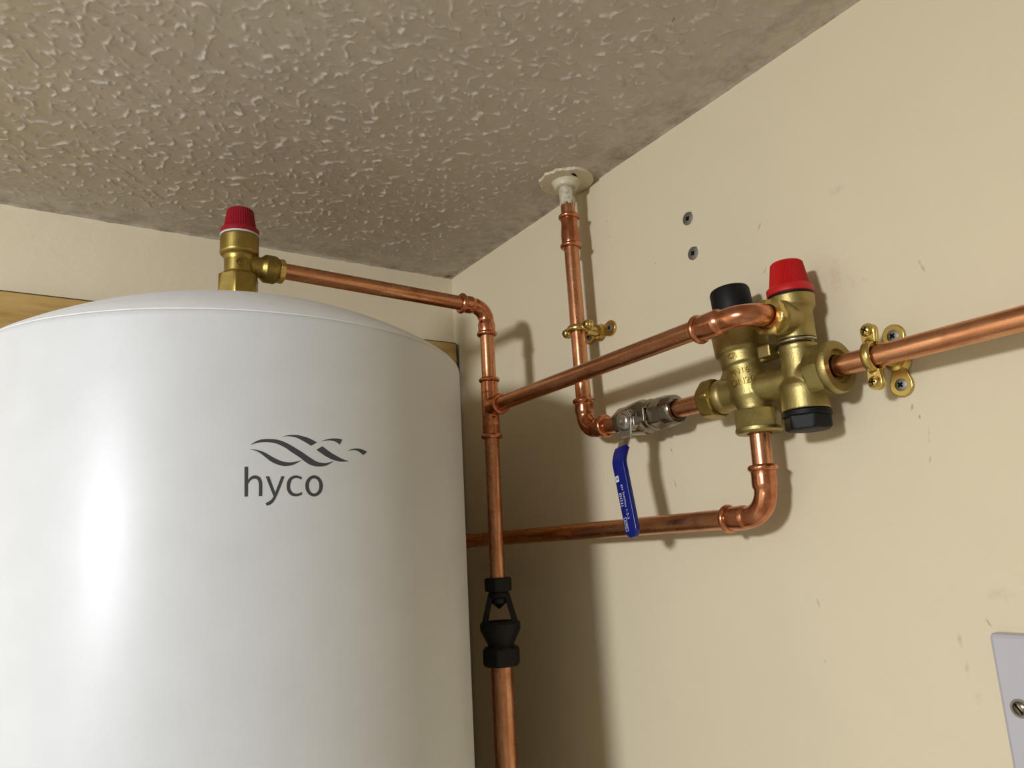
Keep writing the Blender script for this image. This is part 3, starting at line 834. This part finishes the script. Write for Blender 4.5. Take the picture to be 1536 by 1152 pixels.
mb.lathe([(11.5, 15.5), (12.2, 17.2), (14.6, 17.4), (16.2, 16.2), (16.2, 9.5), (13, 9), (12.9, .1)], (PX, 373.4, 93.5), (0, 0, -1), 56)
mb.build('bottom_nut', M_BRASS, parent=t)
mb = MB(); mb.nut((PX, 319.5, 112.2), (0, -1, 0), 13, 16.4, phase=.1, ch=2.0, chs=(True, False))
mb.lathe([(13, 18.0), (14, 18.6), (18, 18.6), (19.6, 17.6), (19.6, 12.4), (17.0, 12.0), (16.9, 8.8), (14, 8.6), (13.9, .1)], (PX, 319.5, 112.2), (0, -1, 0), 64)
mb.build('outlet_nut', M_BRASS, parent=t)
mb = MB(); KO = A0 + AA * 89
mb.lathe([(0, 15.2), (1, 15.8), (24, 15.6), (26, 14.8), (26.6, 13.4)], KO, AA, 60)
mb.build('adjuster_cap', M_BLACK, parent=t)['label'] = 'black adjuster cap'
# safety valve half
mb = MB()
mb.lathe([(138.6, 13.6), (145, 13.6), (158, 13.4), (160, 14), (163, 16.2), (170.6, 16.4), (171, 15.4)], (PX, SY, 0), (0, 0, 1), 56)
mb.lathe([(0, 12.2), (12, 12.4), (18, 12.8), (20.6, 12.8), (21.4, 11.6), (23.2, 11.4)], (PX, SY, 152.6), (-1, 0, 0), 48)
mb.build('safety_valve_body', M_BRASS, parent=t, remesh=.6, rlev=3)
mb = MB(); mb.lathe([(0, 11.8), (1.2, 12.0), (2.0, 11.4)], (PX - 22.4, SY, 152.6), (-1, 0, 0), 48)
mb.nut((PX - 24, SY, 152.6), (-1, 0, 0), 6.2, 12.4, phase=.25, ch=1.3, bore=9.2); mb.build('safety_outlet_nut', M_BRASS2, parent=t)
mb = MB(); mb.lathe([(170.6, 15.2), (171.4, 15.9), (172.4, 15.9)], (PX, SY, 0), (0, 0, 1), 48); mb.build('cap_seal', M_BLACK, parent=t)
mb = MB(); cap(mb, PX, SY, 172.3, 16.6, 14.3, 11.6, 5.2, 26.0, 60); mb.build('safety_cap', M_RED, parent=t, smooth=50)['label'] = 'bright red twist cap'
mb = MB()
mb.tube([(PX + 13.6 * math.cos(a), SY + 13.6 * math.sin(a), 136.8) for a in [PI * .46 + PI * 1.10 * k / 30 for k in range(31)]], 1.1, 12)
mb.build('retaining_clip', M_STEEL, parent=t)['label'] = 'silver wire retaining clip'
# blanking plug
mb = MB(); mb.lathe([(0, 15.8), (.6, 16.8), (3.6, 17.0), (4.2, 16.2)], (PX, SY, 86.6), (0, 0, -1), 56)
mb.nut((PX, SY, 82.6), (0, 0, -1), 9.8, 14.2, phase=.4, ch=1.6, chs=(False, True)); mb.build('blanking_plug', M_BLACK, parent=t)['label'] = 'black hexagonal blanking plug'
# raised lettering cast into the barrel
ang0 = math.atan2(-1.0, -.42)     # outward direction the print is centred on
def barrel_fn(h, rad, da=0.):
    e2 = Vector((0, 0, 1)).cross(AA); 
    def f(x, y, d):
        an = ang0 + da + x / rad
        rv = Vector((math.cos(an), math.sin(an), 0)); rv = (rv - AA * rv.dot(AA)).normalized()
        return A0 + AA * (h + y) + rv * (rad + (.95 if d >= 0 else -.6))
    return f
mb = MB()
put_text(mb, 'PN16', 6.6, barrel_fn(43.6, 16.2, -.86), 1.0, thick=1, sub=1.5)
put_text(mb, 'DN20', 7.4, barrel_fn(35.6, 16.0, -.80), 1.0, thick=1, sub=1.5)
put_text(mb, 'CR', 6.0, barrel_fn(56.2, 18.9, -.95), .8, thick=1, sub=1.5)
mb.build('raised_lettering', M_BRASSD, parent=t, smooth=30)
mb = MB(); o_ = Vector((PX - 11.0, 397, 116.5))
mb.tube([o_ + Vector((0, 4, 0)), o_ + Vector((0, -4, 0))], .7, 8)
mb.tube([o_ + Vector((0, -.8, 2.2)), o_ + Vector((0, -4, 0)), o_ + Vector((0, -.8, -2.2))], .6, 8)
mb.build('flow_arrow', M_BRASS, parent=t)

# ------------------------------------------------------------------ brass pipe clips (two-screw ring on a wall plate)
def screw_head(mb, o, ax, r, dome=.4, up=None):
    mb.lathe([(0, r), (r * dome * .35, r * .98), (r * dome * .8, r * .72), (r * dome, r * .3), (r * dome, .05)], o, ax, 28)
def cross_slot(mb, o, ax, r, h, rotdeg=20, w=.22):
    a = Vector(ax).normalized(); u = Vector((0, 0, 1)); v = a.cross(u)
    for k in range(2):
        an = math.radians(rotdeg + 90 * k); d = u * math.cos(an) + v * math.sin(an); e = a.cross(d)
        R = Matrix((d, e, a)).transposed()
        mb.box(Vector(o) + a * h, (r * 1.25, r * w * 1.6, .3), R)
def clip(loc, label):
    """local frame: pipe runs along Y, lugs point along +-Z, wall towards +X; pipe axis at the origin"""
    t = thing('pipe_clip', label, 'pipe clip', loc, 'brass clips holding pipes off the wall')
    L = Vector(loc)
    for side, nm in ((-1, 'front_half'), (1, 'back_half')):
        mb = MB(); path = []
        for k in range(13):
            a = PI * (k / 12)
            path.append(L + Vector((side * 9.6 * math.sin(a), 0, 9.6 * math.cos(a))))
        path = [L + Vector((side * 2.2, 0, 11.5))] + path[1:-1] + [L + Vector((side * 2.2, 0, -11.5))]
        rings = []
        for i, p in enumerate(path):
            rv = (p - L); rv.y = 0; rv.normalize()
            rings.append([p + rv * (1.9 * math.cos(q)) * 1.0 + Vector((0, 1, 0)) * (3.3 * math.sin(q)) for q in [2 * PI * j / 16 for j in range(16)]])
        mb.quad_rings(rings)
        for s in (-1, 1):
            pts = [(5.0 * math.cos(q), 5.0 * math.sin(q)) for q in [PI * k / 12 for k in range(13)]] + [(-4.3, -8.5), (4.3, -8.5)]
            o_ = L + Vector((side * 1.2 if side < 0 else .3, 0, s * 17.4))
            mb.prism(pts, o_ if side > 0 else L + Vector((-.3, 0, s * 17.4)), (0, 1 if side > 0 else -1, 0), (0, 0, s), (2.4) * (1 if s > 0 else -1) * 1.0)
        mb.build(nm, M_BRASS2, parent=t, smooth=50, bevel=.35)
    for s in (-1, 1):
        mb = MB(); screw_head(mb, L + Vector((-2.6, 0, s * 17.4)), (-1, 0, 0), 4.1, .75)
        h = mb.build('clip_screw', M_BRASS2, parent=t)
        mb = MB(); cross_slot(mb, L + Vector((-2.6, 0, s * 17.4)), (-1, 0, 0), 3.4, 2.95, 25 + 30 * s, .2)
        sl_ = mb.build('screw_slot', M_VOID, parent=h); sl_['label'] = 'cross slot of a clip screw'
    wx = XR - L.x
    mb = MB(); mb.lathe([(9.5, 4.8), (wx - 6, 4.8), (wx - 5.5, 7.2), (wx - 2, 8.6), (wx - 1, 9.2)], L, (1, 0, 0), 36)
    mb.build('stud', M_BRASS2, parent=t)
    mb = MB(); out = []
    for k in range(64):
        a = 2 * PI * k / 64
        z = math.sin(a); 
        # two round lobes joined by a waist
        best = 0
        for cz, r in ((17, 8.2), (-17, 8.2), (0, 7.6)):
            bq = z * cz; disc = bq * bq - (cz * cz - r * r)
            if disc > 0: best = max(best, bq + math.sqrt(disc))
        wd_ = 5.2 / max(abs(math.cos(a)), 1e-3)
        if wd_ * abs(math.sin(a)) < 16: best = max(best, wd_)
        out.append((best * math.cos(a), best * math.sin(a)))
    mb.prism(out, L + Vector((wx - .05, 0, 0)), (0, -1, 0), (0, 0, 1), 2.6 * 1)
    bp = mb.build('wall_plate', M_BRASS2, parent=t, bevel=.7)
    for s in (-1, 1):
        mb = MB(); screw_head(mb, L + Vector((wx - 2.7, 0, s * 17)), (-1, 0, 0), 4.3, .2)
        ps = mb.build('plate_screw', M_SCREWG, parent=t); ps['label'] = 'dull zinc screw in the wall plate'
        mb = MB(); cross_slot(mb, L + Vector((wx - 2.7, 0, s * 17)), (-1, 0, 0), 3.3, .75, 40, .26)
        mb.build('screw_recess', M_VOID, parent=ps)['label'] = 'dark cross recess'
    return t
k1 = clip((465.5, 275.4, 112.8), 'brass two-screw clip on the right-hand pipe with its plate screwed upright')
Mx = Matrix.Translation(W((465.5, 580.9, 217))) @ Matrix.Rotation(PI / 2, 4, 'X')
copy_thing(k1, Mx, 'brass clip on the upright pipe with its wall plate lying sideways')

# ------------------------------------------------------------------ loose screws in the wall
def wall_screw(y, z, label):
    t = thing('wall_screw', label, 'screw', (XR, y, z), 'countersunk screws in the bare wall')
    mb = MB(); mb.lathe([(-2, 3.4), (0, 6.0), (.5, 6.1), (.7, 5.7), (.75, .1)], (XR, y, z), (-1, 0, 0), 40)
    hd = mb.build('head', M_SCREWG, parent=t)
    mb = MB(); cross_slot(mb, (XR, y, z), (-1, 0, 0), 3.7, .72, 28, .3)
    mb.lathe([(.6, 1.5), (.88, 1.4)], (XR, y, z), (-1, 0, 0), 16)
    mb.build('cross_recess', M_VOID, parent=hd)
    mb = MB(); mb.lathe([(0, .8), (.9, .5)], (XR - .2, y - 4.4, z + 4.2), (-1, 0, 0), 10)
    mb.build('burr', M_SCREWG, parent=t)
    return t
s1 = wall_screw(447.1, 288.2, 'upper grey countersunk screw in the bare wall')
copy_thing(s1, Matrix.Translation(W((XR, 445.4, 253.8))), 'lower grey countersunk screw in the bare wall')

# ------------------------------------------------------------------ electrical plate
t = thing('electrical_plate', 'white moulded electrical plate on the wall at the lower right edge', 'socket plate', (XR, 172, -148))
def plate_shape(y0, y1, z0, z1, r, x):
    out = []
    for cy_, cz_, a0 in ((y0 - r, z1 - r, 0), (y1 + r, z1 - r, PI / 2), (y1 + r, z0 + r, PI), (y0 - r, z0 + r, 1.5 * PI)):
        for k in range(7):
            a = a0 + PI / 2 * k / 6
            out.append(Vector((x, cy_ + r * math.cos(a), cz_ + r * math.sin(a))))
    return out
mb = MB()
y0, y1, z0, z1 = 245.6, 99.6, -147.5, -61.2
mb.quad_rings([plate_shape(y0, y1, z0, z1, 2.6, XR - .05), plate_shape(y0, y1, z0, z1, 2.6, XR - 5.2),
               plate_shape(y0 - .7, y1 + .7, z0 + .7, z1 - .7, 2.3, XR - 7.3), plate_shape(y0 - 2.4, y1 + 2.4, z0 + 2.4, z1 - 2.4, 1.6, XR - 8.3)])
mb.build('plate', M_PLATE, parent=t, smooth=25)
for ys in (235.1, 112.6):
    mb = MB(); mb.lathe([(0, 5.2), (.5, 5.2)], (XR - 8.2, ys, -101.7), (-1, 0, 0), 32); mb.build('screw_well', M_SCREWG, parent=t)
    mb = MB(); screw_head(mb, (XR - 8.6, ys, -101.7), (-1, 0, 0), 3.9, .42); ps = mb.build('plate_screw', M_CHROME, parent=t)
    mb = MB(); mb.box((XR - 10.3, ys, -101.7), (.3, 6.4, .9), Matrix.Rotation(math.radians(55), 3, 'X')); mb.build('slot', M_VOID, parent=ps)
